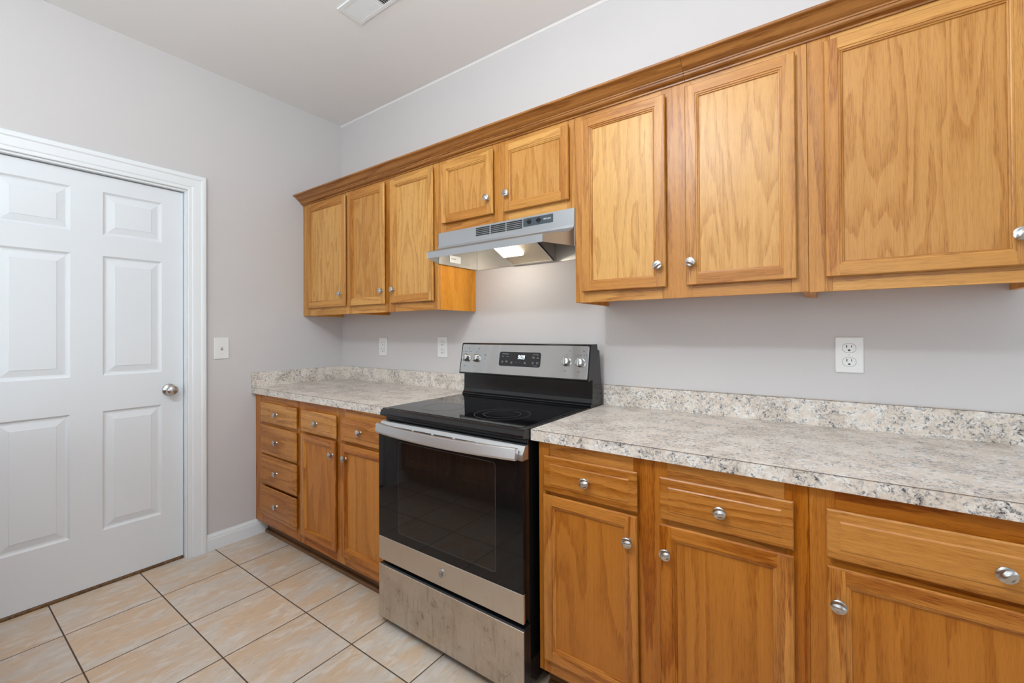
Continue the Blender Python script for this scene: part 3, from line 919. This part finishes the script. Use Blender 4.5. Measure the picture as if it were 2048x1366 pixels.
# inner lining of the left side, and the housing above the filter
m.add([(HX0 + .0025, HYF, HB + .001), (HX0 + .0025, -0.004, HB + .001), (HX0 + .0025, -0.004, HT - .003), (HX0 + .0025, HYF, HT - .003)], [(0, 1, 2, 3)])
FX0, FX1 = 1.562, 1.812
fl = lambda y: HB + 0.003 + 0.434 * (-y - 0.02)
m.add([(FX1, -0.02, fl(-0.02)), (FX1, -0.27, fl(-0.27)), (FX1, -0.27, HT - .004), (FX1, -0.004, HT - .004), (FX1, -0.004, fl(-0.02))], [(0, 1, 2, 3, 4)])
m.add([(FX0, -0.02, fl(-0.02)), (FX0, -0.27, fl(-0.27)), (FX0, -0.27, HT - .004), (FX0, -0.004, HT - .004), (FX0, -0.004, fl(-0.02))], [(0, 1, 2, 3, 4)])
o = m.build('hood_liner', STEEL_I, hd); so = o.modifiers.new('thickness', 'SOLIDIFY'); so.thickness = 0.001
# filter plane frame, mesh and lamp lens
ang = math.atan(0.434)
FT = Matrix.Translation((0, -0.02, fl(-0.02))) @ Matrix.Rotation(-ang, 4, 'X')    # local -Y runs up the filter
L = 0.25 / math.cos(ang)
m = MB(); m.T = FT
m.box(FX0, FX0 + 0.008, -L, 0, -0.003, 0.006); m.box(FX1 - 0.008, FX1, -L, 0, -0.003, 0.006); m.box(FX0, FX1, -0.010, 0.0, -0.003, 0.006); m.box(FX0, FX1, -L, -L + 0.008, -0.003, 0.006)
m.build('filter_frame', STEEL_I, hd)
m = MB(); m.T = FT; m.box(FX0 + 0.006, FX1 - 0.006, -L + 0.006, -0.008, 0.0, 0.004); m.build('mesh_filter', FILTER, hd)
m = MB(); m.T = FT; m.box(FX0 + 0.008, 1.694, -L + 0.01, -0.092, -0.014, -0.0005, 0.004); m.build('lamp_lens', LENS, hd)['label'] = 'glowing lamp lens'
d = bpy.data.lights.new('hood_lamp', 'POINT'); d.energy = 2.3; d.color = (1.0, 0.91, 0.77); d.shadow_soft_size = 0.025
o = bpy.data.objects.new('hood_lamp', d); COL.objects.link(o); o.location = (1.605, -0.265, 1.645)
# vents, switch panel and maker's name on the front
m = MB()
for g0, g1 in ((1.5525, 1.634), (1.6425, 1.726), (1.7325, 1.817)):
    for r in range(5):
        z = 1.7430 - r * 0.0082
        m.box(g0, g1, -0.3052, -0.3035, z - 0.0026, z + 0.0026)
m.build('vent_slot', DARKSLOT, hd)
m = MB(); m.box(1.8235, 1.9735, -0.3056, -0.303, 1.7115, 1.7470, 0.0006); m.build('switch_panel', GREYP, hd)
for x in (1.856, 1.904):
    m = MB(); m.T = Matrix.Translation((x, -0.3056, 1.7305)) @ Matrix.Rotation(math.pi / 2, 4, 'X')
    m.lathe([(0.0095, 0.0), (0.0095, 0.004), (0.0085, 0.006), (0.0, 0.006)], 24); m.box(-0.009, 0.009, -0.0025, 0.0025, 0.006, 0.011, 0.0008)
    m.build('rocker_knob', BLACKP, hd)
m = MB(); m.text('BROAN', 0.0105, (1.9465, -0.3059, 1.7300), (1, 0, 0), (0, 0, 1)); m.build('maker_lettering', simple('white_print', (0.75, 0.77, 0.78), 0.5), hd)
# white notice sticker inside the left end
m = MB(); m.box(HX0 + 0.003, HX0 + 0.0036, -0.225, -0.140, 1.618, 1.655); m.build('notice_sticker', PLASTIC, hd)
m = MB()
for i, (a, b) in enumerate(((-0.212, -0.205), (-0.203, -0.197), (-0.195, -0.189), (-0.187, -0.180))): m.box(HX0 + 0.0036, HX0 + 0.0039, a, b, 1.6365, 1.6395)
m.build('sticker_print', PRINT, hd)

# ------------------------------------------------------------------ wall plates
def slots(m, x, z, s=1.0):
    m.box(x - 0.0072 * s, x - 0.0050 * s, -0.0071, -0.0055, z + 0.001 * s, z + 0.0095 * s); m.box(x + 0.0050 * s, x + 0.0070 * s, -0.0071, -0.0055, z + 0.0015 * s, z + 0.009 * s)
    m.add([(x + 0.0032 * s * math.cos(a), -0.0071, z - 0.0075 * s + max(-0.002 * s, 0.0032 * s * math.sin(a))) for a in [i * math.pi / 6 for i in range(12)]], [tuple(range(12))])
WF = lambda y=0.0: Matrix(((1, 0, 0, 0), (0, 0, -1, y), (0, 1, 0, 0), (0, 0, 0, 1)))
def plate(m, x0, x1, z0, z1): m.T = WF(-0.0005); m.rrect(x0, x1, z0, z1, 0.0, 0.0055, 0.004, 4, c=0.0028); m.T = None
def screw(t, x, z):
    k = MB(); k.T = Matrix.Translation((x, -0.006, z)) @ Matrix.Rotation(math.pi / 2, 4, 'X'); k.lathe([(0.0028, 0.0), (0.0026, 0.0006), (0.0, 0.0009)], 14); k.build('screw', PLASTIC, t)
GAP = simple('plate_gap', (0.22, 0.21, 0.20), 0.6)
def duplex(label, x0, x1, z0, z1, s):
    xc, zc = (x0 + x1) / 2, (z0 + z1) / 2
    t = thing('wall_outlet', label, 'outlet', (xc, 0, zc), 'white wall outlets above the counter')
    m = MB(); plate(m, x0, x1, z0, z1); m.build('cover_plate', PLASTIC, t)
    for dz in (0.0225 * s, -0.0225 * s):
        m = MB(); m.T = WF(-0.0005)
        m.rrect(xc - 0.0178 * s, xc + 0.0178 * s, zc + dz - 0.0148 * s, zc + dz + 0.0148 * s, 0.004, 0.0058, 0.0125 * s, 6, mat=1)
        m.rrect(xc - 0.017 * s, xc + 0.017 * s, zc + dz - 0.014 * s, zc + dz + 0.014 * s, 0.004, 0.0064, 0.0120 * s, 6, c=0.0003)
        m.T = None
        r = m.build('receptacle', [PLASTIC, GAP], t)
        m = MB(); slots(m, xc, zc + dz, s); m.build('plug_slots', DARKSLOT, r)
    screw(t, xc, zc)
duplex('large white duplex outlet on the wall above the right countertop', 2.9185, 2.9965, 1.1055, 1.2285, 1.05)
duplex('white duplex outlet just left of the stove control panel', 0.9915, 1.0720, 1.1010, 1.2250, 1.05)
t = thing('wall_outlet', 'white rectangular-face outlet nearest the room corner', 'outlet', (0.473, 0, 1.157), 'white wall outlets above the counter')
m = MB(); plate(m, 0.4325, 0.5130, 1.0960, 1.2190); m.build('cover_plate', PLASTIC, t)
m = MB(); m.T = WF(-0.0005)
m.rrect(0.4550, 0.4905, 1.1230, 1.1920, 0.004, 0.0058, 0.002, 3, mat=1); m.rrect(0.4560, 0.4895, 1.1240, 1.1910, 0.004, 0.0064, 0.002, 3, c=0.0004); m.T = None
r = m.build('receptacle', [PLASTIC, GAP], t)
for z in (1.178, 1.137):
    m = MB(); slots(m, 0.4728, z, 1.1); m.build('plug_slots', DARKSLOT, r)
# toggle switch on the left wall
t = thing('light_switch', 'white toggle light switch on the left wall beside the door casing', 'light switch', (0, -0.798, 1.165))
LW = Matrix(((0, 0, 1, 0.0005), (1, 0, 0, 0), (0, 1, 0, 0), (0, 0, 0, 1)))
m = MB(); m.T = LW; m.rrect(-0.8365, -0.7585, 1.1020, 1.2285, 0.0, 0.0055, 0.004, 4, c=0.0025); m.build('cover_plate', PLASTIC, t)
m = MB(); m.T = LW; m.rrect(-0.8030, -0.7920, 1.1530, 1.1775, 0.004, 0.0058, 0.001, 2); s_ = m.build('toggle_opening', GAP, t)
m = MB(); m.add([(0.005, -0.8015, 1.160), (0.005, -0.7935, 1.160), (0.005, -0.7935, 1.1765), (0.005, -0.8015, 1.1765), (0.016, -0.8010, 1.1725), (0.016, -0.7940, 1.1725), (0.0155, -0.7940, 1.1785), (0.0155, -0.8010, 1.1785)],
                [(0, 1, 2, 3), (4, 5, 6, 7), (0, 1, 5, 4), (1, 2, 6, 5), (2, 3, 7, 6), (3, 0, 4, 7)]); m.build('toggle', PLASTIC, t)
for z in (1.1345, 1.196):
    k = MB(); k.T = Matrix.Translation((0.006, -0.7975, z)) @ Matrix.Rotation(math.pi / 2, 4, 'Y'); k.lathe([(0.0028, 0.0), (0.0026, 0.0006), (0.0, 0.0009)], 14); k.build('screw', PLASTIC, t)

# ------------------------------------------------------------------ ceiling register
t = thing('ceiling_vent', 'white slatted air register in the ceiling', 'vent', (1.22, -0.637, CZ))
vx0, vx1, vy0, vy1 = 1.042, 1.425, -0.704, -0.570
m = MB()
ix0, ix1, iy0, iy1 = vx0 + 0.028, vx1 - 0.028, vy0 + 0.023, vy1 - 0.020
def vb(a, b, c, d): m.box(a, b, c, d, CZ - 0.006, CZ - 0.0005, 0.002)
vb(vx0, ix0, vy0, vy1); vb(ix1, vx1, vy0, vy1); vb(ix0, ix1, vy0, iy0); vb(ix0, ix1, iy1, vy1)
xm = (ix0 + ix1) / 2
vb(xm - 0.006, xm + 0.006, iy0, iy1)
m.build('register_frame', WHITE, t)
m = MB(); m.box(ix0, ix1, iy0, iy1, CZ - 0.0012, CZ - 0.0004); m.build('duct_opening', DARKSLOT, t)
for a, b, tilt in ((ix0, xm - 0.006, -1), (xm + 0.006, ix1, 1)):
    m = MB(); n = 14
    for i in range(n):
        x = a + (b - a) * (i + 0.5) / n; hw = 0.0048
        z0, z1 = CZ - 0.0065, CZ - 0.0015
        p = [(x - hw * tilt, z1), (x - hw * tilt + 0.0012, z1), (x + hw * tilt * 0.75 + 0.0012, z0), (x + hw * tilt * 0.75, z0)]
        m.prism(p, iy0, iy1, 'y')
    m.build('louver_bank', WHITE, t)

# ------------------------------------------------------------------ counter run across the aisle (seen mirrored in the oven door)
PY = -1.93
t = thing('kitchen_peninsula', 'dim oak counter run across the aisle, mirrored in the black oven glass', 'cabinet', (1.8, -2.2, 0))
m = MB().board('z'); m.box(0.01, 3.6, PY - 0.60, PY, 0.096, 0.88); m.box(0.01, 3.6, PY - 0.58, PY - 0.07, 0, 0.096); m.build('carcass', OAK_FB, t)
for i in range(6):
    a = 0.05 + i * 0.59
    m = MB().board('z'); m.frame_ring(PY, a, a + 0.54, 0.15, 0.70, [(0, 0), (0, 0.016), (0.003, 0.019), (0.045, 0.019), (0.050, 0.008)], sgn=1)
    m.add([(a + 0.05, PY + 0.008, 0.2), (a + 0.49, PY + 0.008, 0.2), (a + 0.49, PY + 0.008, 0.65), (a + 0.05, PY + 0.008, 0.65)], [(0, 1, 2, 3)]); m.build('door', OAK_FB, t)
    m = MB().board('x'); m.box(a, a + 0.54, PY, PY + 0.018, 0.72, 0.835, 0.003); m.build('drawer', OAK_FB, t)
m = MB(); m.box(0.0015, 3.63, PY - 0.62, PY + 0.022, 0.8805, 0.9185, 0.001); m.build('worktop', GRAN, t)
